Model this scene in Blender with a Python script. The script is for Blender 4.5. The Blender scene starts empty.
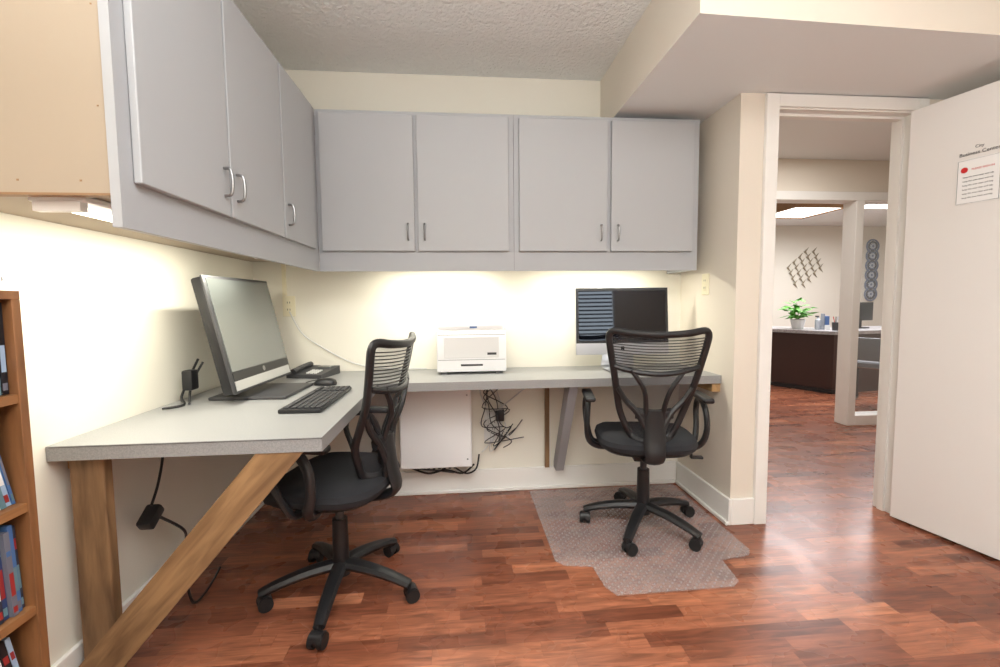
import bpy, bmesh, random
import numpy as np
from math import *
from mathutils import Vector, Matrix
random.seed(7)
COL=bpy.context.collection

# ---------------------------------------------------------------- materials
def lin(c):
    return tuple(((x/255)/12.92 if x/255<=0.04045 else (((x/255)+0.055)/1.055)**2.4) for x in c)
def mat(name,rgb,rough=0.6,metal=0.0,bump=0,bscale=200,emit=None,estr=0,spec=0.5,coat=0,speck=None,flat=False,bdist=0.003):
    m=bpy.data.materials.new(name); m.use_nodes=True; nt=m.node_tree; N=nt.nodes; L=nt.links
    b=N['Principled BSDF']; b.inputs['Base Color'].default_value=(*lin(rgb),1)
    b.inputs['Roughness'].default_value=rough; b.inputs['Metallic'].default_value=metal
    b.inputs['Specular IOR Level'].default_value=spec; b.inputs['Coat Weight'].default_value=coat
    if emit: b.inputs['Emission Color'].default_value=(*lin(emit),1); b.inputs['Emission Strength'].default_value=estr
    tc=N.new('ShaderNodeTexCoord')
    if not flat and (bump or speck is None):
        no=N.new('ShaderNodeTexNoise'); no.inputs['Scale'].default_value=bscale; no.inputs['Detail'].default_value=3
        L.new(tc.outputs['Object'],no.inputs['Vector'])
        bp=N.new('ShaderNodeBump'); bp.inputs['Strength'].default_value=bump if bump else 0.02; bp.inputs['Distance'].default_value=bdist
        L.new(no.outputs['Fac'],bp.inputs['Height']); L.new(bp.outputs['Normal'],b.inputs['Normal'])
    if speck:
        no=N.new('ShaderNodeTexNoise'); no.inputs['Scale'].default_value=speck[2]; no.inputs['Detail'].default_value=4
        L.new(tc.outputs['Object'],no.inputs['Vector'])
        r=N.new('ShaderNodeValToRGB'); r.color_ramp.elements[0].position=0.4; r.color_ramp.elements[1].position=0.6
        r.color_ramp.elements[0].color=(*lin(speck[0]),1); r.color_ramp.elements[1].color=(*lin(speck[1]),1)
        L.new(no.outputs['Fac'],r.inputs['Fac']); L.new(r.outputs['Color'],b.inputs['Base Color'])
    return m
def wood(name,c1,c2,axis=2,scale=6,rough=0.6):
    m=bpy.data.materials.new(name); m.use_nodes=True; nt=m.node_tree; N=nt.nodes; L=nt.links
    b=N['Principled BSDF']; b.inputs['Roughness'].default_value=rough
    tc=N.new('ShaderNodeTexCoord'); mp=N.new('ShaderNodeMapping'); s=[scale*8]*3; s[axis]=scale; mp.inputs['Scale'].default_value=s
    no=N.new('ShaderNodeTexNoise'); no.inputs['Scale'].default_value=1; no.inputs['Detail'].default_value=5; no.inputs['Distortion'].default_value=0.6
    r=N.new('ShaderNodeValToRGB'); r.color_ramp.elements[0].position=0.3; r.color_ramp.elements[1].position=0.7
    r.color_ramp.elements[0].color=(*lin(c1),1); r.color_ramp.elements[1].color=(*lin(c2),1)
    L.new(tc.outputs['Object'],mp.inputs['Vector']); L.new(mp.outputs['Vector'],no.inputs['Vector'])
    L.new(no.outputs['Fac'],r.inputs['Fac']); L.new(r.outputs['Color'],b.inputs['Base Color'])
    return m
def wood_dir(name,c1,c2,ang,scale=4):
    m=wood(name,c1,c2,0,scale,0.7); N=m.node_tree.nodes; L=m.node_tree.links
    mp=[n for n in N if n.bl_idname=='ShaderNodeMapping'][0]; tc=[n for n in N if n.bl_idname=='ShaderNodeTexCoord'][0]
    vr=N.new('ShaderNodeVectorRotate'); vr.rotation_type='Y_AXIS'; vr.inputs['Angle'].default_value=ang
    L.new(tc.outputs['Object'],vr.inputs['Vector']); L.new(vr.outputs[0],mp.inputs['Vector'])
    return m
def floor_mat():
    m=bpy.data.materials.new('laminate_planks'); m.use_nodes=True; nt=m.node_tree; N=nt.nodes; L=nt.links
    b=N['Principled BSDF']
    tc=N.new('ShaderNodeTexCoord'); sp=N.new('ShaderNodeSeparateXYZ'); L.new(tc.outputs['Object'],sp.inputs[0])
    def M(op,a,c=None,cl=False):
        n=N.new('ShaderNodeMath'); n.operation=op; n.use_clamp=cl
        for i,v in enumerate((a,c)):
            if v is None: continue
            if isinstance(v,(int,float)): n.inputs[i].default_value=v
            else: L.new(v,n.inputs[i])
        return n.outputs[0]
    X=sp.outputs['X']; Y=sp.outputs['Y']
    W=0.064; LN=0.36
    yr=M('DIVIDE',Y,W); row=M('FLOOR',yr)
    wn=N.new('ShaderNodeTexWhiteNoise'); wn.noise_dimensions='1D'; L.new(row,wn.inputs['W'])
    xo=M('ADD',M('DIVIDE',X,LN),M('MULTIPLY',wn.outputs['Value'],7.3)); col=M('FLOOR',xo)
    cv=N.new('ShaderNodeCombineXYZ'); L.new(row,cv.inputs[0]); L.new(col,cv.inputs[1])
    w2=N.new('ShaderNodeTexWhiteNoise'); w2.noise_dimensions='3D'; L.new(cv.outputs[0],w2.inputs['Vector'])
    ramp=N.new('ShaderNodeValToRGB'); e=ramp.color_ramp.elements
    e[0].position=0; e[0].color=(*lin((112,64,46)),1); e[1].position=1; e[1].color=(*lin((182,118,86)),1)
    for p,c in((0.3,(136,80,58)),(0.6,(150,91,66)),(0.85,(165,103,75))):
        x=e.new(p); x.color=(*lin(c),1)
    L.new(w2.outputs['Value'],ramp.inputs['Fac'])
    mp=N.new('ShaderNodeMapping'); mp.inputs['Scale'].default_value=(7,60,1)
    off=N.new('ShaderNodeVectorMath'); off.operation='ADD'
    sc=N.new('ShaderNodeVectorMath'); sc.operation='SCALE'; sc.inputs['Scale'].default_value=3.7
    L.new(w2.outputs['Color'],sc.inputs[0]); L.new(tc.outputs['Object'],off.inputs[0]); L.new(sc.outputs[0],off.inputs[1])
    L.new(off.outputs[0],mp.inputs['Vector'])
    no=N.new('ShaderNodeTexNoise'); no.inputs['Scale'].default_value=1; no.inputs['Detail'].default_value=6; no.inputs['Distortion'].default_value=0.8
    L.new(mp.outputs[0],no.inputs['Vector'])
    g=N.new('ShaderNodeMapRange'); g.inputs['From Min'].default_value=0.3; g.inputs['From Max'].default_value=0.7; g.inputs['To Min'].default_value=0.56; g.inputs['To Max'].default_value=1.3
    L.new(no.outputs['Fac'],g.inputs['Value'])
    fy=M('FRACT',yr); fx=M('FRACT',xo)
    j=M('MINIMUM',M('MULTIPLY',M('MINIMUM',fy,M('SUBTRACT',1.0,fy)),40,True) ,M('MULTIPLY',M('MINIMUM',fx,M('SUBTRACT',1.0,fx)),200,True))
    jj=N.new('ShaderNodeMapRange'); jj.inputs['To Min'].default_value=0.72; L.new(j,jj.inputs['Value'])
    tot=M('MULTIPLY',g.outputs[0],jj.outputs[0])
    mx=N.new('ShaderNodeVectorMath'); mx.operation='SCALE'; L.new(ramp.outputs['Color'],mx.inputs[0]); L.new(tot,mx.inputs['Scale'])
    L.new(mx.outputs[0],b.inputs['Base Color'])
    b.inputs['Specular IOR Level'].default_value=0.45
    n2=N.new('ShaderNodeTexNoise'); n2.inputs['Scale'].default_value=7; L.new(tc.outputs['Object'],n2.inputs['Vector'])
    rr=N.new('ShaderNodeMapRange'); rr.inputs['To Min'].default_value=0.20; rr.inputs['To Max'].default_value=0.36; L.new(n2.outputs['Fac'],rr.inputs['Value']); L.new(rr.outputs[0],b.inputs['Roughness'])
    return m
def see_through(name,rgb,fac,rough=0.3,dots=False):
    m=bpy.data.materials.new(name); m.use_nodes=True; nt=m.node_tree; N=nt.nodes; L=nt.links
    b=N['Principled BSDF']; b.inputs['Base Color'].default_value=(*lin(rgb),1); b.inputs['Roughness'].default_value=rough
    out=N['Material Output']; t=N.new('ShaderNodeBsdfTransparent'); mx=N.new('ShaderNodeMixShader'); mx.inputs[0].default_value=fac
    L.new(t.outputs[0],mx.inputs[1]); L.new(b.outputs[0],mx.inputs[2]); L.new(mx.outputs[0],out.inputs['Surface'])
    if dots:
        tc=N.new('ShaderNodeTexCoord'); mp=N.new('ShaderNodeMapping'); mp.inputs['Scale'].default_value=(38,38,38); mp.inputs['Rotation'].default_value=(0,0,radians(45))
        v=N.new('ShaderNodeTexVoronoi'); v.inputs['Randomness'].default_value=0; v.inputs['Scale'].default_value=1
        v.voronoi_dimensions='2D'
        L.new(tc.outputs['Object'],mp.inputs[0]); L.new(mp.outputs[0],v.inputs['Vector'])
        r=N.new('ShaderNodeMapRange'); r.inputs['From Min'].default_value=0.12; r.inputs['From Max'].default_value=0.24; r.inputs['To Min'].default_value=fac+0.28; r.inputs['To Max'].default_value=fac
        L.new(v.outputs['Distance'],r.inputs['Value']); L.new(r.outputs[0],mx.inputs[0])
    return m

M_wall=mat('wall_paint',(226,217,203),0.75,bump=0.08,bscale=120)
M_wallb=mat('wall_paint_cream',(230,226,213),0.75,bump=0.08,bscale=120)
M_ceil=mat('ceiling_popcorn',(240,242,240),0.9,bump=1.0,bscale=55,bdist=0.012)
M_soff=mat('soffit_paint',(235,238,238),0.85,bump=0.1,bscale=90)
M_trim=mat('trim_white',(238,236,231),0.4)
M_door=mat('door_white',(234,231,227),0.4)
M_cab=mat('cabinet_grey',(174,176,178),0.5,bump=0.05,bscale=300)
M_cabf=mat('cabinet_frame_grey',(170,172,175),0.5)
M_mel=mat('cabinet_side_melamine',(166,151,132),0.6)
M_edge=mat('panel_edge_oak',(146,112,78),0.6)
M_steel=mat('brushed_steel',(150,150,150),0.35,metal=1)
M_chrome=mat('chrome',(200,200,200),0.15,metal=1)
M_desk=mat('laminate_grey',(146,146,145),0.38,speck=((140,140,140),(153,153,152),300))
M_deskg=mat('painted_grey_board',(160,160,163),0.6)
M_pine=wood('pine_lumber',(98,72,48),(152,118,82),2,4)
M_pinex=wood('pine_batten',(156,118,78),(194,158,110),1,4)
M_brace=wood_dir('brace_lumber',(106,77,50),(162,126,86),radians(49))
M_bk=wood('bookcase_oak',(112,74,44),(144,98,60),2,5,0.5)
M_black=mat('black_plastic',(28,28,30),0.42)
M_black2=mat('black_rubber',(18,18,19),0.6)
M_fab=mat('seat_fabric',(34,35,39),0.9,bump=0.5,bscale=500)
M_mesh=see_through('chair_mesh',(48,50,56),0.5,0.8)
M_mat=see_through('vinyl_mat',(204,192,190),0.24,0.12,True)
M_glass=see_through('glass_pane',(220,235,235),0.08,0.05)
M_white=mat('white_plastic',(238,238,238),0.4)
M_offw=mat('offwhite_plastic',(222,222,220),0.45)
M_alu=mat('aluminium',(205,207,210),0.35,metal=0.9)
M_scr=mat('screen_grey',(104,108,106),0.16,spec=0.8,coat=0.6,flat=True)  # on the all-in-one, grey base paints in the room's reflection on black glass
M_scr2=mat('screen_dark',(12,14,22),0.02,spec=0.6,flat=True)
M_dkgrey=mat('dark_grey_plastic',(62,62,64),0.45)
M_mdgrey=mat('mid_grey_plastic',(110,112,116),0.5)
M_key=mat('keycaps',(46,46,50),0.5)
M_ivory=mat('ivory_plate',(232,224,196),0.5)
M_tube=mat('fluorescent_tube',(255,250,235),0.5,emit=(255,250,232),estr=6)
M_pan=mat('ceiling_light_lens',(255,252,245),0.5,emit=(255,252,246),estr=4)
M_espr=mat('espresso_laminate',(62,40,35),0.45)
M_ctop=mat('counter_top_stone',(150,148,150),0.3,speck=((120,118,120),(190,188,188),120))
M_bronze=mat('bronze_metal',(150,140,118),0.45,metal=0.0)
M_leaf=mat('leaf_green',(86,156,52),0.5)
M_red=mat('print_red',(205,40,40),0.5)
M_paper=mat('paper',(244,244,242),0.7)
M_ink=mat('ink',(50,50,54),0.7)
M_cablew=mat('white_cable',(205,205,202),0.5)
M_blue=mat('logo_blue',(80,110,160),0.5)
M_plate=mat('decor_plate_grey',(128,138,156),0.4)
M_plate2=mat('decor_plate_pale',(196,202,210),0.4)
M_tan=mat('cardboard_tan',(176,146,108),0.7)
M_floor=floor_mat()

# ---------------------------------------------------------------- geometry helpers
def empty(name,loc=(0,0,0),rz=0):
    e=bpy.data.objects.new(name,None); COL.objects.link(e); e.location=loc; e.rotation_euler=(0,0,rz); e.empty_display_size=0.05
    return e
def mesh_obj(name,verts,faces,m,parent=None,smooth=False,mats=None,midx=None):
    me=bpy.data.meshes.new(name); me.from_pydata([tuple(v) for v in verts],[],faces); me.update()
    for x in (mats or [m]): me.materials.append(x)
    if midx: 
        for p,i in zip(me.polygons,midx): p.material_index=i
    o=bpy.data.objects.new(name,me); COL.objects.link(o)
    bm=bmesh.new(); bm.from_mesh(me); bmesh.ops.recalc_face_normals(bm,faces=bm.faces); bm.to_mesh(me); bm.free()
    if smooth:
        for p in me.polygons: p.use_smooth=True
        if smooth=='auto':
            try: me.set_sharp_from_angle(angle=radians(35))
            except Exception: pass
    if parent: o.parent=parent
    return o
def boxd(x0,x1,y0,y1,z0,z1):
    v=[(x,y,z) for z in(z0,z1) for y in (y0,y1) for x in(x0,x1)]
    f=[(0,2,3,1),(4,5,7,6),(0,1,5,4),(2,6,7,3),(0,4,6,2),(1,3,7,5)]
    return v,f
def box(name,x0,x1,y0,y1,z0,z1,m,parent=None,bev=0.0,seg=2,rot=None):
    v,f=boxd(x0,x1,y0,y1,z0,z1)
    o=mesh_obj(name,v,f,m,parent)
    if bev>0:
        bm=bmesh.new(); bm.from_mesh(o.data)
        bmesh.ops.bevel(bm,geom=list(bm.edges),offset=bev,segments=seg,affect='EDGES',profile=0.5,clamp_overlap=True)
        bm.to_mesh(o.data); bm.free()
        if seg>1:
            for p in o.data.polygons: p.use_smooth=True
            try: o.data.set_sharp_from_angle(angle=radians(40))
            except Exception: pass
    if rot:
        c=Vector(((x0+x1)/2,(y0+y1)/2,(z0+z1)/2))
        R=Matrix.Translation(c)@rot@Matrix.Translation(-c); o.data.transform(R)
    return o
def multibox(name,boxes,m,parent=None,bev=0):
    V=[];F=[]
    for b in boxes:
        v,f=boxd(*b); n=len(V); V+=v; F+=[tuple(i+n for i in q) for q in f]
    o=mesh_obj(name,V,F,m,parent)
    if bev:
        bm=bmesh.new(); bm.from_mesh(o.data); bmesh.ops.bevel(bm,geom=list(bm.edges),offset=bev,segments=1,affect='EDGES',clamp_overlap=True); bm.to_mesh(o.data); bm.free()
    return o
def spline(pts,n=8,closed=False):
    P=[Vector(p) for p in pts]; out=[]
    N=len(P); rng=N if closed else N-1
    for i in range(rng):
        if closed: a,b,c,d=P[(i-1)%N],P[i],P[(i+1)%N],P[(i+2)%N]
        else: a,b,c,d=P[max(i-1,0)],P[i],P[i+1],P[min(i+2,N-1)]
        for k in range(n):
            t=k/n
            out.append(0.5*((2*b)+(c-a)*t+(2*a-5*b+4*c-d)*t*t+(3*b-a-3*c+d)*t**3))
    if not closed: out.append(P[-1])
    return out
def sweep(name,pts,r,m,parent=None,seg=10,closed=False,smoothn=0,flat=1.0,up=None):
    P=spline(pts,smoothn,closed) if smoothn else [Vector(p) for p in pts]
    n=len(P); R=r if isinstance(r,(list,tuple)) else None
    if R: rr=np.interp(np.linspace(0,1,n),np.linspace(0,1,len(R)),R)
    else: rr=[r]*n
    V=[];F=[]; prev=None
    for i in range(n):
        if closed: t=(P[(i+1)%n]-P[i-1])
        else: t=P[min(i+1,n-1)]-P[max(i-1,0)]
        t.normalize()
        if up is not None:
            a=Vector(up)-t*t.dot(Vector(up)); a.normalize()
        else:
            if prev is None:
                a=Vector((0,0,1)) if abs(t.z)<0.9 else Vector((1,0,0))
            else: a=prev
            a=a-t*t.dot(a); a.normalize()
        prev=a; b=t.cross(a)
        for k in range(seg):
            th=2*pi*k/seg
            V.append(P[i]+a*cos(th)*rr[i]*flat+b*sin(th)*rr[i])
    for i in range(n if closed else n-1):
        j=(i+1)%n
        for k in range(seg):
            F.append((i*seg+k,i*seg+(k+1)%seg,j*seg+(k+1)%seg,j*seg+k))
    if not closed:
        F.append(tuple(range(seg))[::-1]); F.append(tuple((n-1)*seg+k for k in range(seg)))
    return mesh_obj(name,V,F,m,parent,smooth='auto')
def cyl(name,p0,p1,r,m,parent=None,seg=20,r2=None):
    return sweep(name,[p0,p1],[r,r if r2 is None else r2],m,parent,seg=seg)
def rings(name,levels,m,parent=None,n=40,ex=3.0):
    V=[];F=[]
    for (z,a,b,yo) in levels:
        for k in range(n):
            th=2*pi*k/n; c=cos(th); s=sin(th)
            V.append((a*copysign(abs(c)**(2/ex),c), yo+b*copysign(abs(s)**(2/ex),s), z))
    L=len(levels)
    for i in range(L-1):
        for k in range(n):
            F.append((i*n+k,i*n+(k+1)%n,(i+1)*n+(k+1)%n,(i+1)*n+k))
    F.append(tuple(range(n))[::-1]); F.append(tuple((L-1)*n+k for k in range(n)))
    return mesh_obj(name,V,F,m,parent,smooth='auto')
def prism(name,poly,z0,z1,m,parent=None,side=None):
    n=len(poly); V=[(x,y,z0) for x,y in poly]+[(x,y,z1) for x,y in poly]
    F=[tuple(range(n))[::-1],tuple(range(n,2*n))]+[(i,(i+1)%n,n+(i+1)%n,n+i) for i in range(n)]
    if side: return mesh_obj(name,V,F,None,parent,mats=[m,side],midx=[0,0]+[1]*n)
    return mesh_obj(name,V,F,m,parent)

# ---------------------------------------------------------------- camera
f,yaw,pit,rol=445.05,0.0888,0.0694,-0.0092
F=Vector((sin(yaw)*cos(pit),cos(yaw)*cos(pit),-sin(pit))); R=Vector((cos(yaw),-sin(yaw),0)); U=R.cross(F)
R2=R*cos(rol)+U*sin(rol); U2=-R*sin(rol)+U*cos(rol)
cd=bpy.data.cameras.new('camera'); cam=bpy.data.objects.new('camera',cd); COL.objects.link(cam)
cd.sensor_width=36; cd.lens=36*f/1000; cd.clip_start=0.02
mw=Matrix((( R2.x,U2.x,-F.x,0),(R2.y,U2.y,-F.y,0),(R2.z,U2.z,-F.z,1.14),(0,0,0,1))); cam.matrix_world=mw
bpy.context.scene.camera=cam

# ---------------------------------------------------------------- room shell
XL=-1.16; D=2.64; XS=1.355; YD=2.09; CZ=2.43; SZ=2.13; SX=0.84; SY=1.54; XR=2.75; YB=-1.7
box('floor',XL-0.1,9.0,YB-0.1,7.7,-0.1,0,M_floor)
box('wall_left',XL-0.1,XL,YB-0.1,D+0.1,0,2.6,M_wallb)
box('wall_back',XL,XS,D,D+0.1,0,2.6,M_wallb)
box('wall_side',XS,XS+0.1,YD+0.11,3.68,0,2.6,M_wall)
OX0,OX1,OZ=1.545,2.262,2.06
multibox('wall_doorway',[(XS,OX0-0.015,YD,YD+0.11,0,2.6),(OX1+0.015,XR+0.1,YD,YD+0.11,0,2.6),(OX0-0.015,OX1+0.015,YD,YD+0.11,OZ+0.015,2.6)],M_wall)
box('wall_right',XR,XR+0.1,YB-0.1,YD,0,2.6,M_wall)
WX0,WX1,WZ0,WZ1=1.25,1.90,0.95,2.1
multibox('wall_rear',[(XL,WX0,YB-0.1,YB,0,2.6),(WX1,XR,YB-0.1,YB,0,2.6),(WX0,WX1,YB-0.1,YB,0,WZ0),(WX0,WX1,YB-0.1,YB,WZ1,2.6)],M_wall)
box('ceiling',XL,XR,YB,D,CZ,CZ+0.08,M_ceil)
prism('ceiling_soffit',[(SX,SY),(XR,SY+0.06),(XR,YD),(XS,YD),(XS,D),(SX,D)],SZ,CZ,M_soff,side=M_wall)
wn=empty('window_1')
for n,b in (('frame_l',(WX0,WX0+0.03,YB-0.08,YB+0.01,WZ0,WZ1)),('frame_r',(WX1-0.03,WX1,YB-0.08,YB+0.01,WZ0,WZ1)),('frame_b',(WX0,WX1,YB-0.08,YB+0.03,WZ0,WZ0+0.04)),('frame_t',(WX0,WX1,YB-0.08,YB+0.01,WZ1-0.04,WZ1))):
    box(n,*b,M_trim,wn)
multibox('blind_slats',[(WX0+0.04,WX1-0.04,YB-0.05,YB-0.03,z,z+0.02) for z in np.arange(WZ0+0.06,WZ1-0.05,0.06)],M_dkgrey,wn)
multibox('baseboard_back',[(XL+0.016,XS-0.016,D-0.016,D,0,0.135),(XL+0.03,XS-0.03,D-0.03,D-0.016,0,0.02)],M_trim,bev=0.003)
multibox('baseboard_left',[(XL,XL+0.016,1.0,D,0,0.135),(XL+0.016,XL+0.03,1.0,D-0.03,0,0.02)],M_trim,bev=0.003)
multibox('baseboard_side',[(XS-0.016,XS,YD-0.016,D-0.016,0,0.135),(XS,1.475,YD-0.016,YD,0,0.135),(XS-0.03,XS-0.016,YD-0.016,D-0.03,0,0.02)],M_trim,bev=0.003)
multibox('trim_door_casing',[(1.475,OX0-0.006,YD-0.02,YD,0,2.125),(OX1+0.006,2.325,YD-0.02,YD,0,2.125),(OX0-0.006,OX1+0.006,YD-0.02,YD,OZ+0.006,2.125)],M_trim,bev=0.002)
multibox('trim_door_jamb',[(OX0-0.015,OX0,YD-0.004,YD+0.114,0,OZ),(OX1,OX1+0.015,YD-0.004,YD+0.114,0,OZ),(OX0-0.015,OX1+0.015,YD-0.004,YD+0.114,OZ,OZ+0.015)],M_trim)
multibox('trim_door_stop',[(OX0,OX0+0.012,YD+0.045,YD+0.08,0,OZ),(OX1-0.012,OX1,YD+0.045,YD+0.08,0,OZ),(OX0+0.012,OX1-0.012,YD+0.045,YD+0.08,OZ-0.012,OZ)],M_trim)
DL=(2.214,2.060,0); DR=radians(11.5)
dr=empty('door_1',DL,DR)
box('slab',0,0.04,-0.76,0,0.012,2.055,M_door,dr,bev=0.002,seg=1)
for z in(0.25,1.05,1.85): cyl('hinge',(0.046,0.002,z-0.045),(0.046,0.002,z+0.045),0.006,M_steel,dr,seg=10)
cyl('knob_stem',(0,-0.69,1.0),(-0.04,-0.69,1.0),0.012,M_steel,dr); cyl('knob',(-0.035,-0.69,1.0),(-0.07,-0.69,1.0),0.026,M_steel,dr)
sg=empty('paper_sign',DL,DR)
box('sheet',-0.0025,-0.0008,-0.345,-0.196,1.56,1.755,M_paper,sg)
def text(s,y,z,size,m):
    c=bpy.data.curves.new('text_line','FONT'); c.body=s; c.size=size; c.align_x='CENTER'; c.extrude=0.0003
    c.materials.append(m); o=bpy.data.objects.new('text_line',c); COL.objects.link(o); o.parent=sg
    o.location=(-0.003,y,z); o.rotation_euler=(pi/2,0,-pi/2)
text('City',-0.27,1.798,0.018,M_ink); text('Business Center',-0.27,1.772,0.021,M_ink)
cyl('stop_symbol',(-0.0026,-0.222,1.71),(-0.0034,-0.222,1.71),0.013,M_red,sg,seg=8)
text('PLEASE SIGN IN',-0.285,1.705,0.011,M_red)
for k in range(6): text('keep this area clean and tidy',-0.27,1.675-0.018*k,0.009,M_ink)
sweep('sheet_border',[(-0.003,-0.342,1.563),(-0.003,-0.199,1.563),(-0.003,-0.199,1.752),(-0.003,-0.342,1.752)],0.0009,M_ink,sg,seg=4,closed=True)

# ---------------------------------------------------------------- hall and reception
YH=3.68
multibox('wall_hall',[(XS+0.1,2.5,YH,YH+0.1,0,2.5),(2.5,4.65,YH,YH+0.1,2.06,2.5),(4.65,9,YH,YH+0.1,0,2.5)],M_wall)
multibox('trim_hall_frame',[(2.45,2.52,YH-0.02,YH+0.12,0,2.0),(2.45,4.70,YH-0.02,YH+0.12,2.0,2.075),(3.465,3.54,YH-0.02,YH+0.12,0,2.0),(4.6,4.67,YH-0.02,YH+0.12,0,2.0),(3.54,4.6,YH-0.02,YH+0.12,0,0.09)],M_trim,bev=0.003)
box('window_2',3.54,4.6,YH+0.05,YH+0.056,0.09,2.0,M_glass)
box('ceiling_hall',XS+0.1,5.2,YD+0.11,YH,2.35,2.43,M_soff)
box('wall_hall_end',4.9,5.0,YD+0.11,YH,0,2.35,M_wall)
box('wall_hall_near',XR+0.1,4.9,YD,YD+0.11,0,2.35,M_wall)
box('ceiling_reception',1.5,9,YH+0.1,7.5,2.43,2.5,M_soff)
box('wall_reception_back',1.5,9,7.4,7.5,0,2.43,M_wallb)
box('wall_reception_right',8.9,9,YH+0.1,7.4,0,2.43,M_wallb)
box('wall_reception_left',1.5,1.6,YH+0.1,7.4,0,2.43,M_wallb)
def light_fix(name,x0,x1,y0,y1,z,side=M_edge,drop=0.09):
    e=empty(name)
    multibox('frame',[(x0-0.04,x0,y0-0.04,y1+0.04,z-drop,z),(x1,x1+0.04,y0-0.04,y1+0.04,z-drop,z),(x0,x1,y0-0.04,y0,z-drop,z),(x0,x1,y1,y1+0.04,z-drop,z)],side,e)
    box('lens',x0,x1,y0,y1,z-drop+0.01,z-drop+0.03,M_pan,e)
light_fix('ceiling_light_fixture',4.2,4.85,5.3,6.0,2.43,M_edge,0.14)
light_fix('ceiling_light_fixture.001',5.3,6.6,5.3,5.7,2.43,M_white,0.06)
ct=empty('reception_counter')
body=[(4.47,4.95),(6.6,5.25),(6.6,5.85),(4.78,5.6),(4.0,7.1),(3.45,6.95)]
prism('body',body,0.0,0.72,M_espr,ct)
prism('kick',[(4.45,4.93),(4.5,4.93),(3.5,6.97),(3.42,6.95)],0.0,0.05,M_black,ct)
prism('top',[(4.42,4.89),(6.63,5.2),(6.63,5.9),(4.8,5.66),(4.03,7.15),(3.38,6.97)],0.72,0.76,M_ctop,ct)
def plant(name,loc,s=1):
    e=empty(name,loc)
    rings('pot',[(0,0.06*s,0.06*s,0),(0.11*s,0.08*s,0.08*s,0),(0.12*s,0.085*s,0.085*s,0)],M_white,e,n=20,ex=2)
    rings('soil',[(0.1*s,0.07*s,0.07*s,0),(0.122*s,0.07*s,0.07*s,0)],M_black2,e,n=16,ex=2)
    V=[];Fc=[]
    for i in range(70):
        a=random.uniform(0,2*pi); r=random.uniform(0.02,0.16)*s; z=(0.12+random.uniform(0.02,0.30)*(1-r/(0.32*s)))*s
        c=Vector((cos(a)*r,sin(a)*r,z)); d=Vector((cos(a),sin(a),random.uniform(-0.5,0.5))).normalized(); w=Vector((-sin(a),cos(a),random.uniform(-.4,.4))).normalized()
        l=random.uniform(0.05,0.09)*s; n=len(V)
        V+= [c-d*l*0.6,c+w*l*0.45,c+d*l*0.1+Vector((0,0,0.01)),c-w*l*0.45,c+d*l]
        Fc+=[(n,n+1,n+2),(n,n+2,n+3),(n+1,n+4,n+2),(n+2,n+4,n+3)]
    mesh_obj('leaves',V,Fc,M_leaf,e)
    for i in range(8):
        a=i*0.8; sweep('stem',[(0,0,0.11*s),(0.05*cos(a)*s,0.05*sin(a)*s,0.2*s),(0.12*cos(a)*s,0.12*sin(a)*s,0.24*s)],0.003*s,M_leaf,e,seg=5)
plant('potted_plant',(4.40,5.45,0.76),1.05)
def monitor(name,loc,rz,w=0.45,h=0.3):
    e=empty(name,loc,rz)
    box('foot',-0.1,0.1,-0.08,0.08,0,0.015,M_black,e,bev=0.004); box('neck',-0.02,0.02,0.01,0.035,0.015,0.2,M_black,e)
    box('panel',-w/2,w/2,-0.02,0.01,0.1,0.1+h,M_black,e,bev=0.005); box('screen',-w/2+0.015,w/2-0.015,-0.022,-0.0195,0.115,0.085+h,M_scr2,e)
monitor('office_monitor',(4.22,6.25,0.76),radians(150),0.40,0.22)
monitor('office_monitor.001',(5.22,5.42,0.76),radians(190),0.5,0.24)
bt=empty('brochure_holder',(4.66,5.3,0.76),radians(60)); box('back',-0.1,0.1,0.03,0.035,0,0.2,M_plate,bt); box('tray',-0.1,0.1,-0.03,0.03,0,0.06,M_white,bt); box('leaflets',-0.09,0.09,-0.02,0.025,0.005,0.17,M_blue,bt)
cbx=empty('storage_box',(4.05,6.0,0.76),radians(25)); box('carton',-0.12,0.12,-0.09,0.09,0,0.13,M_tan,cbx,bev=0.003); box('lid',-0.125,0.125,-0.095,0.095,0.12,0.145,M_offw,cbx,bev=0.003)
pc=empty('pen_cup',(4.60,5.08,0.76)); rings('cup',[(0,0.035,0.035,0),(0.1,0.04,0.04,0)],M_dkgrey,pc,n=16,ex=2)
for k in range(4): cyl('pen',(0.01*cos(k*2),0.01*sin(k*2),0.09),(0.03*cos(k*2),0.03*sin(k*2),0.17),0.004,[M_blue,M_red,M_black,M_white][k],pc,seg=6)
hb=empty('sanitizer_bottle',(4.55,5.30,0.76)); rings('bottle',[(0,0.03,0.03,0),(0.12,0.032,0.032,0),(0.14,0.012,0.012,0),(0.16,0.012,0.012,0)],M_plate2,hb,n=16,ex=2); box('pump',-0.03,0.01,-0.008,0.008,0.16,0.175,M_black,hb)
dc=empty('wall_art_lattice')
cx_,cz_=6.1,1.70; s_=0.15
for i in range(-2,3):
    for j in range(-2,3):
        if abs(i+j)>3: continue
        x=cx_+(i-j)*s_*0.5+(i+j)*0.03; z=cz_+(i+j)*s_*0.62
        Pd=[(x-s_*0.45,7.38,z),(x,7.38,z+s_*0.56),(x+s_*0.45,7.38,z),(x,7.38,z-s_*0.56)]
        sweep('diamond',Pd,0.019,M_bronze,dc,seg=5,closed=True)
dm=empty('wall_art_hanging')
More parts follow.
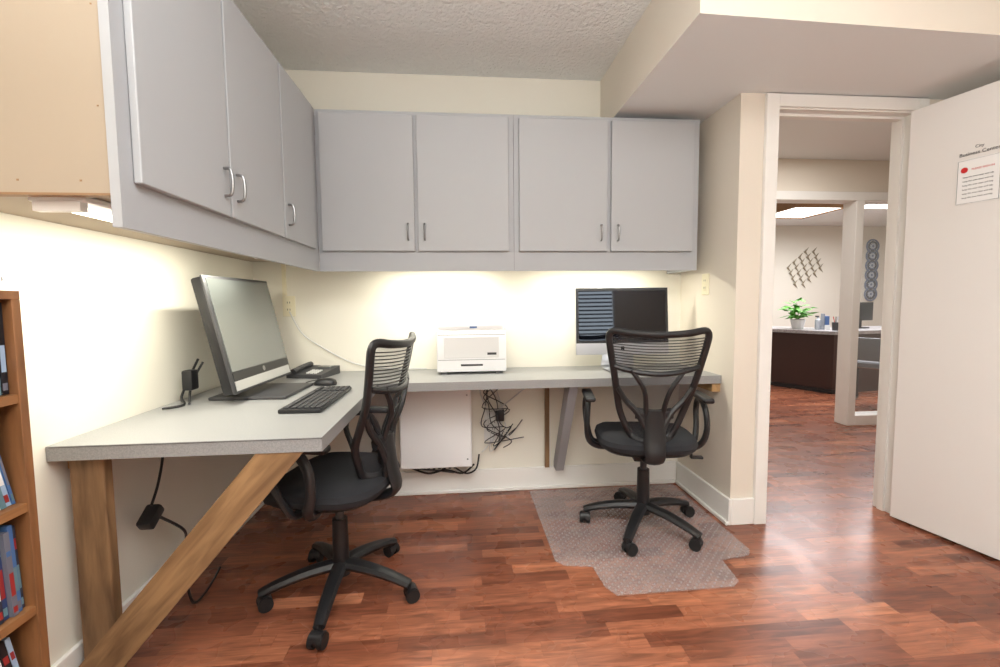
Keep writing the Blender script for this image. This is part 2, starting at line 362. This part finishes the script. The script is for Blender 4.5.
for i in range(6):
    x=7.33; z=2.08-i*0.17; rad=0.115
    for r in(rad,rad*0.66,rad*0.3):
        sweep('ring',[(x+r*cos(t),7.38,z+r*sin(t)) for t in np.linspace(0,2*pi,24,endpoint=False)],0.014,M_plate if r==rad else M_plate2 if r<0.05 else M_mdgrey,dm,seg=5,closed=True)
    for k in range(8):
        a=k*pi/4; sweep('spoke',[(x,7.38,z),(x+rad*cos(a),7.38,z+rad*sin(a))],0.008,M_plate,dm,seg=5)
wc=empty('waiting_chair',(4.44,4.33,0),radians(-60))
for sx in(-0.25,0.25):
    sweep('sled_frame',[(sx,0.24,0.62),(sx,0.25,0.02),(sx,-0.25,0.02),(sx,-0.24,0.62),(sx,0.24,0.64)],0.014,M_dkgrey,wc,seg=8)
    box('armpad',sx-0.02,sx+0.02,-0.2,0.22,0.64,0.665,M_black,wc,bev=0.005)
rings('seat',[(0.42,0.22,0.22,0),(0.43,0.235,0.235,0),(0.47,0.235,0.235,0),(0.485,0.22,0.22,0)],M_mdgrey,wc)
box('back',-0.23,0.23,-0.26,-0.22,0.50,0.74,M_mdgrey,wc,bev=0.015)
sweep('crossbar',[(-0.25,0,0.4),(0.25,0,0.4)],0.01,M_chrome,wc,seg=8)

# ---------------------------------------------------------------- upper cabinets
def pull(parent,p,axis):
    n=Vector(axis); p=Vector(p); P=[p+Vector((0,0,-0.04)),p+n*0.016+Vector((0,0,-0.038)),p+n*0.022+Vector((0,0,-0.025)),p+n*0.024,p+n*0.022+Vector((0,0,0.025)),p+n*0.016+Vector((0,0,0.038)),p+Vector((0,0,0.04))]
    sweep('pull',P,0.0045,M_steel,parent,seg=8,smoothn=3)
cz0,cz1=1.305,2.095
cl=empty('upper_cabinet_left')
fx=-0.70; fy=2.325; Y0=1.015
multibox('carcass',[(XL+0.002,fx-0.021,Y0+0.02,2.62,1.38,1.40),(XL+0.002,fx-0.021,Y0+0.02,2.62,cz1-0.02,cz1-0.001),(XL+0.002,XL+0.012,Y0+0.02,2.62,1.40,cz1-0.02)],M_mel,cl)
box('end_panel',XL+0.002,fx-0.021,Y0,Y0+0.018,1.375,cz1,M_mel,cl)
box('end_panel_edge',XL+0.002,fx-0.021,Y0-0.001,Y0+0.019,1.370,1.375,M_edge,cl)
multibox('face_frame',[(fx-0.02,fx,Y0-0.004,fy,cz0,1.415),(fx-0.02,fx,Y0-0.004,fy,2.05,cz1),(fx-0.02,fx,Y0-0.004,1.055,1.415,2.05),(fx-0.02,fx,1.41,1.45,1.415,2.05),(fx-0.02,fx,1.825,1.87,1.415,2.05),(fx-0.02,fx,2.2,fy,1.415,2.05)],M_cabf,cl)
for i,(a,b) in enumerate(((1.050,1.430),(1.440,1.842),(1.857,2.230))):
    box('door_panel',fx+0.001,fx+0.018,a,b,1.405,2.075,M_cab,cl,bev=0.002,seg=1)
pull(cl,(fx+0.018,1.398,1.50),(1,0,0)); pull(cl,(fx+0.018,1.472,1.50),(1,0,0)); pull(cl,(fx+0.018,1.889,1.50),(1,0,0))
multibox('dowel_holes',[(x,x+0.004,Y0-0.0008,Y0+0.001,1.398,1.402) for x in (-1.05,-0.9,-0.78)]+[(-0.737,-0.734,Y0-0.0008,Y0+0.001,z,z+0.003) for z in(1.55,1.75)],M_edge,cl)
cb=empty('upper_cabinet_back')
multibox('carcass',[(fx,1.262,fy+0.021,D-0.012,1.38,1.40),(fx,1.262,fy+0.021,D-0.012,cz1-0.02,cz1-0.001),(fx,1.262,D-0.012,D-0.002,1.4,cz1-0.02)],M_cabf,cb)
box('end_panel',1.262,1.279,fy+0.021,D-0.002,1.306,cz1-0.001,M_cabf,cb)
multibox('face_frame',[(fx+0.001,1.28,fy,fy+0.02,cz0,1.415),(fx+0.001,1.28,fy,fy+0.02,2.05,cz1),(fx+0.001,-0.66,fy,fy+0.02,1.415,2.05),(-0.235,-0.19,fy,fy+0.02,1.415,2.05),(0.24,0.284,fy,fy+0.02,1.415,2.05),(0.286,0.33,fy,fy+0.02,1.415,2.05),(0.76,0.815,fy,fy+0.02,1.415,2.05),(1.23,1.28,fy,fy+0.02,1.415,2.05)],M_cabf,cb)
for a,b in ((-0.678,-0.222),(-0.205,0.257),(0.312,0.777),(0.797,1.243)):
    box('door_panel',a,b,fy-0.018,fy-0.001,1.405,2.075,M_cab,cb,bev=0.002,seg=1)
for x in(-0.255,-0.172,0.742,0.832): pull(cb,(x,fy-0.018,1.50),(0,-1,0))
box('unit_seam',0.2845,0.2855,fy-0.001,fy+0.019,cz0+0.001,cz1-0.001,M_dkgrey,cb)
def ucl(name,x0,x1,y0,y1,axis):
    e=empty(name); z=1.379
    box('housing',x0,x1,y0,y1,z-0.014,z,M_white,e,bev=0.003,seg=1)
    xm,ym=(x0+x1)/2,(y0+y1)/2
    if axis=='x':
        cyl('tube',(x0+0.02,ym,z-0.023),(x1-0.02,ym,z-0.023),0.008,M_tube,e,seg=12)
        for a in (x0,x1-0.02): box('socket',a,a+0.02,y0+0.01,y1-0.01,z-0.034,z-0.014,M_white,e)
    else:
        cyl('tube',(xm,y0+0.02,z-0.023),(xm,y1-0.02,z-0.023),0.008,M_tube,e,seg=12)
        for a in (y0,y1-0.02): box('socket',x0+0.01,x1-0.01,a,a+0.02,z-0.034,z-0.014,M_white,e)
ucl('under_cabinet_light',-0.915,-0.80,1.05,2.1,'y')
ucl('under_cabinet_light.001',-0.45,0.2,2.40,2.48,'x')
ucl('under_cabinet_light.002',0.4,1.15,2.40,2.48,'x')
def area(name,loc,sx,sy,w,rgb,rot=(0,0,0)):
    l=bpy.data.lights.new(name,'AREA'); l.shape='RECTANGLE'; l.size=sx; l.size_y=sy; l.energy=w; l.color=lin(rgb)
    o=bpy.data.objects.new(name,l); COL.objects.link(o); o.location=loc; o.rotation_euler=rot; return o
WARM=(255,251,234)
area('strip_lamp_left',(-0.875,1.50,1.345),0.02,0.9,9.5,WARM,(0,radians(12),0))
area('strip_lamp_back_a',(-0.12,2.44,1.345),0.6,0.02,4.6,WARM)
area('strip_lamp_back_b',(0.78,2.44,1.345),0.65,0.02,4.6,WARM)

# ---------------------------------------------------------------- desk
dk=empty('corner_desk')
yF=1.325; xE=-0.41; yFb=2.19; zt=0.75; th=0.042
L_=[(XL+0.002,yF),(xE,yF),(xE,yFb),(XS-0.002,yFb),(XS-0.002,D-0.002),(XL+0.002,D-0.002)]
prism('top_slab',L_,zt-th,zt,M_desk,dk)
multibox('seam',[(XL+0.01,xE,yF-0.0008,yF+0.001,zt-0.004,zt-0.0025)],M_dkgrey,dk)
box('post',-1.125,-1.033,1.352,1.388,0,zt-th,M_pine,dk,bev=0.003,seg=1)
poly=[(-0.465,zt-th),(-0.60,zt-th),(-1.142,0.07),(-1.142,0.0),(-1.072,0.0)]
n=5; V=[(x,1.328,z) for x,z in poly]+[(x,1.35,z) for x,z in poly]
mesh_obj('diagonal_brace',V,[tuple(range(n)),tuple(range(n,2*n))[::-1]]+[(i,(i+1)%n,n+(i+1)%n,n+i) for i in range(n)],M_brace,dk)
box('wall_ledger_side',XS-0.045,XS-0.002,yFb+0.01,D-0.01,zt-th-0.045,zt-th,M_pinex,dk)
box('wall_ledger_left',XL+0.002,XL+0.04,1.39,D-0.01,zt-th-0.045,zt-th,M_pinex,dk)
box('batten',0.50,0.525,D-0.04,D-0.018,0.14,zt-th,M_pine,dk)
Pz=[(2.32,zt-th),(2.22,zt-th),(2.55,0.137),(2.62,0.137),(2.62,0.17)]
V=[(0.555,y,z) for y,z in Pz]+[(0.60,y,z) for y,z in Pz]
mesh_obj('support_board',V,[tuple(range(n)),tuple(range(n,2*n))[::-1]]+[(i,(i+1)%n,n+(i+1)%n,n+i) for i in range(n)],M_deskg,dk)

# ---------------------------------------------------------------- bookcase
bc=empty('bookcase')
bx0,bx1,by0,by1=XL+0.002,-0.885,-0.1,0.985
zs=[0.06,0.30,0.52,0.74,0.965]
box('side_far',bx0,bx1,by1-0.018,by1,0,1.155,M_bk,bc,bev=0.001,seg=1); box('side_near',bx0,bx1,by0,by0+0.018,0,1.155,M_bk,bc)
box('top',bx0,bx1,by0,by1,1.155,1.173,M_bk,bc,bev=0.001,seg=1); box('back',bx0,bx0+0.006,by0+0.018,by1-0.018,0,1.155,M_bk,bc)
M_bkx=wood('bookcase_oak_shelf',(124,82,50),(156,110,68),1,5,0.5)
for z in zs: box('shelf',bx0+0.006,bx1-0.003,by0+0.018,by1-0.018,z-0.018,z,M_bkx,bc)
bcols=[(28,30,36),(230,228,224),(150,44,42),(70,108,160),(44,64,108),(196,182,140),(98,130,140),(20,22,28),(44,50,64),(240,240,240),(110,112,124),(158,184,210)]
bm_=[mat('book_cover_%d'%i,c,0.4) for i,c in enumerate(bcols)]
V=[];Fc=[];mi=[]
sets={4:[0,7,8,0,7,10,1,6],3:[1,9,11,3,6,3,1,11,9,10],2:[4,3,8,4,11,11,1,3,9,10],1:[1,9,0,11,10,3,4],0:[0,3,1,8]}
for zi,z in enumerate(zs):
    y=by1-0.021; last=-1
    while y>by0+0.08:
        t=random.uniform(0.009,0.014) if zi!=3 else random.uniform(0.005,0.012); h=random.uniform(0.172,0.190) if zi!=3 else random.uniform(0.165,0.2)
        dpt=random.uniform(0.13,0.15)
        tilt=0.0 if zi in(0,4) else {3:0.20,2:0.04,1:0.18}[zi]
        xx1=bx1-0.012-random.uniform(0,0.014)
        def add(v,f_,ci):
            n=len(V); V.extend([(a,b-tilt*(c-z),z+0.001+(c-z)*cos(tilt)) for a,b,c in v]); Fc.extend([tuple(i+n for i in q) for q in f_]); mi.extend([ci]*6)
        ci=random.choice([c for c in sets[zi] if c!=last]); last=ci
        v,f_=boxd(xx1-dpt,xx1,y-t,y,z+0.001,z+h); add(v,f_,ci)
        for (a0,a1) in ((0.05,0.14),(0.25,0.6),(0.72,0.9)):
            if random.random()<0.8:
                v,f_=boxd(xx1,xx1+0.0006,y-t*0.85,y-t*0.15,z+h*a0,z+h*a1*random.uniform(0.85,1)); add(v,f_,random.choice([1,9,10,0,2,3,11,6]))
        y-=t+0.0010
mesh_obj('row_of_books',V,Fc,None,None,mats=bm_,midx=mi)

# ---------------------------------------------------------------- office chair
def office_chair(name,loc,rz,legrot,lean=0.0):
    e=empty(name,loc,rz)
    cyl('hub',(0,0,0.075),(0,0,0.135),0.036,M_black,e,r2=0.03)
    for k in range(5):
        a=legrot+k*2*pi/5-rz; c,s=cos(a),sin(a)
        sweep('base_leg',[(c*0.02,s*0.02,0.115),(c*0.12,s*0.12,0.108),(c*0.22,s*0.22,0.088),(c*0.29,s*0.29,0.066)],[0.030,0.028,0.025,0.021],M_black,e,seg=8,smoothn=3,flat=0.75)
        cx,cy=c*0.285,s*0.285
        cyl('caster_stem',(cx,cy,0.075),(cx,cy,0.045),0.008,M_black,e,seg=8)
        wa=a+0.9*(k-2); wx,wy=cos(wa),sin(wa)
        ox,oy=cx-wy*0.012,cy+wx*0.012
        for sd in(-1,1):
            p=Vector((ox+wx*sd*0.017,oy+wy*sd*0.017,0.0265))
            cyl('caster_wheel',p-Vector((wx,wy,0))*0.009,p+Vector((wx,wy,0))*0.009,0.0262,M_black2,e,seg=20)
        cyl('caster_hood',(ox-wx*0.022,oy-wy*0.022,0.034),(ox+wx*0.022,oy+wy*0.022,0.034),0.024,M_black,e,seg=16)
    cyl('gas_cover',(0,0,0.13),(0,0,0.30),0.032,M_black,e,r2=0.029); cyl('gas_piston',(0,0,0.29),(0,0,0.40),0.016,M_dkgrey,e)
    box('tilt_mechanism',-0.07,0.07,-0.12,0.1,0.375,0.415,M_black,e,bev=0.008)
    sweep('height_lever',[(0.05,0.03,0.39),(0.17,0.03,0.388),(0.24,0.02,0.37)],0.006,M_black,e,seg=8)
    box('lever_paddle',0.23,0.29,0.005,0.035,0.352,0.364,M_black,e,bev=0.004)
    S=0.93
    rings('seat_pan',[(0.412,0.17*S,0.17*S,0.01),(0.418,0.215*S,0.205*S,0.01),(0.432,0.235*S,0.225*S,0.01),(0.44,0.235*S,0.225*S,0.01)],M_black,e,ex=3.2)
    o=rings('seat_cushion',[(0.437,0.225*S,0.215*S,0.01),(0.442,0.245*S,0.235*S,0.01),(0.462,0.252*S,0.243*S,0.01),(0.482,0.245*S,0.235*S,0.01),(0.495,0.22*S,0.21*S,0.01),(0.501,0.16*S,0.15*S,0.005),(0.499,0.08,0.08,0.0),(0.497,0.02,0.02,0)],M_fab,e,ex=3.2,n=56)
    for v in o.data.vertices:
        y=v.co.y
        if y>0.12: v.co.z-=(y-0.12)**2*2.2
    zz=[0.52,0.57,0.64,0.72,0.80,0.88,0.95,1.00,1.03]
    ww=[0.085,0.115,0.142,0.160,0.175,0.190,0.203,0.208,0.198]
    def W(z): return float(np.interp(z,zz,ww))
    def P(u,z,off=0.0):
        t=(z-0.5)/0.5
        yb=-0.195-0.055*sin(min(max(t,0),1)*pi*0.55)-0.06*t*t
        yb+=0.03*exp(-((z-0.64)/0.1)**2)-lean*t
        return Vector((u*W(z), yb+0.05*u*u-off, z-0.012))
    out=[P(-1,z) for z in zz[:-1]]
    topz=lambda u:1.022-0.018*(1-u*u)
    out+=[P(u,topz(u)) for u in (-0.93,-0.6,-0.2,0.2,0.6,0.93)]
    out+=[P(1,z) for z in zz[:-1][::-1]]
    out+=[P(0.5,0.505),P(-0.5,0.505)]
    sweep('back_frame',out,0.0135,M_black,e,seg=10,closed=True,smoothn=4,flat=1.15)
    V=[];Fc=[];nu,nz=20,26
    for i in range(nz+1):
        for j in range(nu+1):
            u=-1+2*j/nu; z=0.515+(topz(u)-0.515)*i/nz; V.append(P(u*0.99,z))
    for i in range(nz):
        for j in range(nu):
            a=i*(nu+1)+j; Fc.append((a,a+1,a+nu+2,a+nu+1))
    mesh_obj('back_mesh',V,Fc,M_mesh,e,smooth=True)
    for k in range(11):
        z=0.990-k*0.0125
        sweep('mesh_cord',[P(u,z-0.012*(1-u*u),0.002) for u in np.linspace(-0.97,0.97,9)],0.0022,M_black,e,seg=5)
    sweep('back_band',[P(u,0.862-0.03*(1-u*u),0.006) for u in np.linspace(-0.97,0.97,11)],0.010,M_black,e,seg=8,flat=1.2)
    for s in(-1,1):
        sweep('back_rib',[P(s*0.30,0.50,0.02),P(s*0.30,0.56,0.022),P(s*0.50,0.64,0.02),P(s*0.80,0.70,0.012),P(s*0.97,0.76,0.004)],[0.016,0.015,0.013,0.011],M_black,e,seg=8,smoothn=4)
        sweep('back_rib_upper',[P(s*0.30,0.58,0.022),P(s*0.26,0.66,0.018),P(s*0.34,0.76,0.014),P(s*0.62,0.85,0.006)],[0.013,0.011,0.010],M_black,e,seg=8,smoothn=4)
    sweep('lumbar_band',[P(u,0.655-0.02*(1-u*u),0.012) for u in np.linspace(-0.55,0.55,9)],0.018,M_black,e,seg=8,flat=1.5)
    sweep('spine',[(0,-0.06,0.393),(0,-0.17,0.40),(0,-0.235,0.43),P(0,0.52,0.03),P(0,0.60,0.026),P(0,0.66,0.02)],[0.04,0.042,0.044,0.05,0.045,0.03],M_black,e,seg=12,smoothn=4,flat=0.35,up=(0,1,0.35))
    for s in(-1,1):
        sweep('arm_support',[(s*0.15,-0.02,0.418),(s*0.225,-0.02,0.418),(s*0.27,-0.03,0.45),(s*0.283,-0.05,0.52),(s*0.28,-0.04,0.60),(s*0.272,0.0,0.655)],[0.018,0.019,0.019,0.017,0.017,0.018],M_black,e,seg=10,smoothn=4,flat=0.8)
        sweep('arm_front_loop',[(s*0.272,0.0,0.655),(s*0.277,0.07,0.64),(s*0.279,0.10,0.58),(s*0.272,0.07,0.50),(s*0.25,0.04,0.43),(s*0.19,0.03,0.418)],[0.016,0.015,0.014,0.015,0.016],M_black,e,seg=8,smoothn=4,flat=0.8)
        box('arm_pad',s*0.272-0.025,s*0.272+0.025,-0.11,0.12,0.655,0.68,M_black,e,bev=0.01,seg=3)
    return e
office_chair('office_chair',(0.90,2.10,0.006),radians(-11),radians(18))
office_chair('office_chair.001',(-0.485,1.75,0),radians(78),radians(-90),-0.02)

P2=[(0.40,2.59),(0.40,1.86),(0.43,1.82),(0.55,1.80),(0.56,1.66),(0.59,1.605),(1.07,1.61),(1.11,1.64),(1.13,1.79),(1.27,1.81),(1.30,1.85),(1.30,2.59)]
prism('chair_mat',P2,0.001,0.005,M_mat)

# ---------------------------------------------------------------- all-in-one computer (left)
ai=empty('all_in_one_computer',(-0.865,2.045,zt),radians(88))
tilt=Matrix.Rotation(radians(-12.5),4,'X')
def tb(name,x0,x1,y0,y1,z0,z1,m,bev=0.0):
    o=box(name,x0,x1,y0,y1,z0,z1,m,ai,bev=bev); o.data.transform(Matrix.Translation((0,0,0.045))@tilt); return o
tb('chassis',-0.26,0.26,0.0,0.045,0,0.468,M_black,0.01)
tb('bezel_rim',-0.264,0.264,-0.006,0.004,-0.003,0.472,M_dkgrey,0.004)
tb('screen',-0.247,0.247,-0.0085,-0.006,0.085,0.458,M_scr)
tb('speaker_strip',-0.247,0.247,-0.0085,-0.006,0.008,0.046,M_alu)
tb('glass_lip',-0.247,0.247,-0.008,-0.006,0.05,0.08,M_black)
lg=cyl('logo',(0,-0.008,0.065),(0,-0.0095,0.065),0.011,M_steel,ai); lg.data.transform(Matrix.Translation((0,0,0.045))@tilt)
box('foot',-0.16,0.16,-0.15,0.16,0,0.014,M_dkgrey,ai,bev=0.005)
sweep('stand_arm',[(0,0.13,0.012),(0,0.14,0.10),(0,0.12,0.2),(0,0.10,0.26)],0.05,M_black,ai,seg=10,smoothn=4,flat=0.25,up=(0,1,0))
kb=empty('keyboard',(-0.575,1.84,zt),radians(89))
box('tray',-0.215,0.215,-0.075,0.075,0.001,0.016,M_black,kb,bev=0.004)
keys=[]
for r in range(6):
    nk=21; yy=0.058-r*0.0215-(0.006 if r>0 else 0)
    for k in range(nk):
        x=-0.205+k*0.0196
        if k in(15,) : continue
        if r==5 and 3<k<9: continue
        keys.append((x,x+0.0160,yy-0.0165,yy,0.016,0.0225))
keys.append((-0.205+4*0.0196,-0.205+9*0.0196-0.003,0.058-5*0.0215-0.023,0.058-5*0.0215-0.006,0.016,0.022))
multibox('keys',keys,M_key,kb,bev=0.001)
ms=empty('computer_mouse',(-0.655,2.20,zt),radians(80))
rings('shell',[(0.001,0.03,0.055,0),(0.012,0.031,0.056,0),(0.024,0.026,0.047,-0.004),(0.031,0.017,0.03,-0.008),(0.034,0.006,0.01,-0.01)],M_black,ms,n=28,ex=2.4)
cyl('wheel',(-0.004,0.03,0.025),(0.004,0.03,0.025),0.009,M_dkgrey,ms,seg=12)
sweep('cord',[(0,0.055,0.008),(0.01,0.10,0.004),(0.05,0.12,0.004),(0.12,0.10,0.004)],0.002,M_black,ms,seg=6,smoothn=4)
tp=empty('desk_telephone',(-0.80,2.50,zt),radians(-15))
V=[(-0.1,-0.1,0.001),(0.1,-0.1,0.001),(0.1,0.09,0.001),(-0.1,0.09,0.001),(-0.1,-0.1,0.02),(0.1,-0.1,0.02),(0.1,0.09,0.045),(-0.1,0.09,0.045)]
mesh_obj('base',V,[(0,3,2,1),(4,5,6,7),(0,1,5,4),(1,2,6,5),(2,3,7,6),(3,0,4,7)],M_dkgrey,tp)
sweep('handset',[(-0.07,-0.085,0.030),(-0.07,-0.05,0.040),(-0.07,0.04,0.052),(-0.07,0.075,0.050)],[0.018,0.013,0.013,0.018],M_dkgrey,tp,seg=10,smoothn=4)
multibox('buttons',[(x,x+0.014,y,y+0.01,0.020+(y+0.08)*0.13,0.029+(y+0.08)*0.13) for x in(0.0,0.022,0.044) for y in (-0.075,-0.058,-0.041,-0.024)],M_offw,tp)
box('display',0.0,0.075,0.03,0.07,0.036,0.047,M_scr,tp)

# ---------------------------------------------------------------- printer
pr=empty('laser_printer',(0.06,2.525,zt),0)
box('body',-0.19,0.19,-0.1,0.095,0.012,0.24,M_white,pr,bev=0.008)
box('top_cover',-0.18,0.18,-0.095,0.095,0.238,0.28,M_white,pr,bev=0.012)
multibox('feet',[(-0.17,-0.13,-0.09,-0.05,0,0.014),(0.13,0.17,-0.09,-0.05,0,0.014),(-0.17,-0.13,0.05,0.09,0,0.014),(0.13,0.17,0.05,0.09,0,0.014)],M_dkgrey,pr)
multibox('seams',[(-0.183,0.183,-0.1004,-0.0995,0.078,0.0800),(-0.183,0.183,-0.1004,-0.0995,0.215,0.217)],M_dkgrey,pr)
box('front_flap',-0.15,0.15,-0.104,-0.1,0.09,0.205,M_offw,pr,bev=0.0015,seg=1)
box('tray_handle',-0.06,0.06,-0.103,-0.1,0.045,0.055,M_dkgrey,pr)
box('nameplate',0.085,0.135,-0.1052,-0.104,0.105,0.118,M_dkgrey,pr)
box('led_panel',-0.01,0.03,-0.0965,-0.0945,0.252,0.262,M_blue,pr)
box('output_slot',-0.13,0.13,-0.06,0.06,0.2795,0.2815,M_offw,pr)

# ---------------------------------------------------------------- slim desktop computer (right)
im=empty('desktop_computer',(0.915,2.44,zt),radians(-3))
t2=Matrix.Rotation(radians(-5),4,'X')
def ib(name,x0,x1,y0,y1,z0,z1,m,bev=0):
    o=box(name,x0,x1,y0,y1,z0,z1,m,im,bev=bev); o.data.transform(Matrix.Translation((0,0,0.09))@t2); return o
ib('housing',-0.266,0.266,0.0,0.012,0,0.380,M_alu,0.003)
ib('black_glass',-0.264,0.264,-0.003,0.0,0.065,0.378,M_black,0.0)
ib('display',-0.249,0.249,-0.0042,-0.003,0.080,0.362,M_scr2,0.0)
ib('chin',-0.264,0.264,-0.003,0.0,0.002,0.065,M_alu,0.0)
ib('logo',-0.010,0.010,-0.0042,-0.003,0.024,0.046,M_black,0.004)
sweep('stand',[(0,0.03,0.25),(0,0.07,0.15),(0,0.095,0.05),(0,0.085,0.012),(0,0.02,0.008),(0,-0.08,0.008)],[0.07,0.085,0.095,0.1,0.1,0.1],M_alu,im,seg=12,smoothn=3,flat=0.05,up=(0,1,-0.3))

# ---------------------------------------------------------------- white box under desk + cables + outlets
wb=empty('electrical_enclosure')
box('body',-0.35,0.055,2.50,D-0.001,0.20,0.66,M_white,wb,bev=0.006)
box('cover_plate',-0.345,0.05,2.494,2.50,0.205,0.655,M_white,wb,bev=0.002,seg=1)
multibox('bottom_vent',[(-0.26+0.03*k,-0.245+0.03*k,2.52,2.62,0.188,0.20) for k in range(8)],M_dkgrey,wb)
for z in(0.25,0.62):
    cyl('screw',(0.03,2.4945,z),(0.03,2.491,z),0.005,M_steel,wb,seg=8)
cbm=empty('cable_bundle')
random.seed(3)
for k in range(9):
    x=0.11+random.uniform(0,0.16); pts=[(x,2.60,0.66)]
    for z in np.linspace(0.56,0.30,5): pts.append((0.16+random.uniform(-0.06,0.13),2.60+random.uniform(-0.05,0.02),z+random.uniform(-0.05,0.05)))
    pts.append((random.uniform(0.14,0.40),2.61,random.uniform(0.24,0.44)))
    sweep('cable',pts,0.003,[M_black,M_cablew,M_dkgrey][k%3],cbm,seg=6,smoothn=6)
sweep('cable',[(0.2,2.60,0.50),(0.28,2.58,0.56),(0.38,2.58,0.64),(0.45,2.60,0.69)],0.004,M_cablew,cbm,seg=6,smoothn=6)
cb2=empty('cable_bundle.001')
sweep('cable',[(-0.3,2.58,0.18),(-0.2,2.56,0.15),(-0.1,2.55,0.17),(0.0,2.57,0.14),(0.07,2.6,0.18)],0.006,M_black,cb2,seg=6,smoothn=6)
sweep('cable',[(-0.25,2.58,0.17),(-0.15,2.55,0.17),(-0.05,2.56,0.15),(-0.12,2.58,0.165)],0.005,M_dkgrey,cb2,seg=6,smoothn=6)
sweep('cable',[(-0.05,2.57,0.18),(0.02,2.55,0.145),(0.08,2.58,0.16),(0.10,2.60,0.24)],0.005,M_black,cb2,seg=6,smoothn=6)
box('power_adapter',0.20,0.25,2.57,2.61,0.44,0.51,M_black,cbm,bev=0.006)
def plate(name,c,axis,dup=True,m=M_ivory,s=1.0):
    e=empty(name,c,{'y':0,'x-':radians(-90),'x+':radians(90)}[axis])
    box('cover',-0.035*s,0.035*s,-0.006,0,-0.058*s,0.058*s,m,e,bev=0.002,seg=1)
    for dz in((-0.02,0.02) if dup else (0,)):
        box('socket',-0.014,0.014,-0.0085,-0.006,dz-0.014,dz+0.014,m,e,bev=0.002,seg=1)
        multibox('slots',[(-0.008,-0.005,-0.0092,-0.0085,dz-0.004,dz+0.006),(0.005,0.008,-0.0092,-0.0085,dz-0.004,dz+0.006)],M_dkgrey,e)
plate('power_outlet',(0.19,D,0.40),'y',s=1.6,m=M_offw)
plate('power_outlet.001',(-0.97,D,1.13),'y',m=M_ivory)
plate('power_outlet.002',(XS,2.36,1.23),'x-',m=M_ivory)
plate('light_switch',(XL,1.232,1.21),'x+',dup=False,m=M_white)
cw=empty('telephone_cord')
box('raceway',-1.0,-0.98,D-0.012,D,1.19,1.375,M_ivory,cw)
sweep('cord',[(-0.965,D-0.015,1.10),(-0.90,D-0.025,0.98),(-0.80,D-0.02,0.90),(-0.62,D-0.02,0.80),(-0.45,D-0.018,0.765),(-0.2,D-0.012,0.756)],0.004,M_cablew,cw,seg=6,smoothn=6)
lc=empty('power_adapter_cable')
sweep('cord_upper',[(-1.10,1.72,0.70),(-1.08,1.68,0.60),(-1.09,1.66,0.50),(-1.09,1.62,0.44)],0.005,M_black,lc,seg=6,smoothn=6)
box('adapter_a',-1.12,-1.07,1.58,1.66,0.38,0.42,M_black,lc,bev=0.008,rot=Matrix.Rotation(radians(35),4,'X'))
sweep('cord_mid',[(-1.09,1.66,0.38),(-1.05,1.72,0.30),(-1.08,1.78,0.22),(-1.07,1.74,0.16),(-1.04,1.66,0.20)],0.005,M_black,lc,seg=6,smoothn=6)
box('adapter_b',-1.05,-1.0,1.64,1.72,0.13,0.17,M_black,lc,bev=0.008,rot=Matrix.Rotation(radians(50),4,'X'))
sweep('cord_low',[(-1.02,1.67,0.13),(-1.01,1.69,0.03),(-1.02,1.80,0.01),(-1.05,1.95,0.01)],0.005,M_black,lc,seg=6,smoothn=6)
ac=empty('monitor_cables')
sweep('cord',[(-1.08,1.93,0.92),(-1.10,1.9,0.85),(-1.10,1.84,0.78),(-1.07,1.80,0.757),(-1.11,1.74,0.757)],0.005,M_black,ac,seg=6,smoothn=6)
sweep('cord',[(-1.09,1.98,0.9),(-1.11,1.93,0.82),(-1.095,1.88,0.757),(-1.06,1.82,0.757)],0.005,M_dkgrey,ac,seg=6,smoothn=6)
box('dongle',-1.11,-1.07,1.86,1.91,0.80,0.88,M_black,ac,bev=0.006)

# ---------------------------------------------------------------- room lighting
area('overhead_fill_main',(0.5,0.2,2.41),1.6,1.0,33,(252,252,253))  # unseen overhead fill added to light the room, no fixture behind it
area('uplight_fill',(0.1,-0.7,1.60),2.0,1.2,108,(252,252,253),(radians(180),0,0))  # unseen upward fill added to brighten the ceiling by bounce, no floor lamp there
area('ceiling_lamp_hall',(2.6,2.95,2.33),0.8,0.5,15,(253,251,248))
area('ceiling_lamp_reception',(5.0,5.4,2.28),2.5,1.5,125,(252,251,255))
w=bpy.data.worlds.new('world'); bpy.context.scene.world=w; w.use_nodes=True
w.node_tree.nodes['Background'].inputs[0].default_value=(0.75,0.87,1,1); w.node_tree.nodes['Background'].inputs[1].default_value=6.0
sc=bpy.context.scene; sc.view_settings.view_transform='Standard'; sc.view_settings.look='None'; sc.view_settings.exposure=-0.06
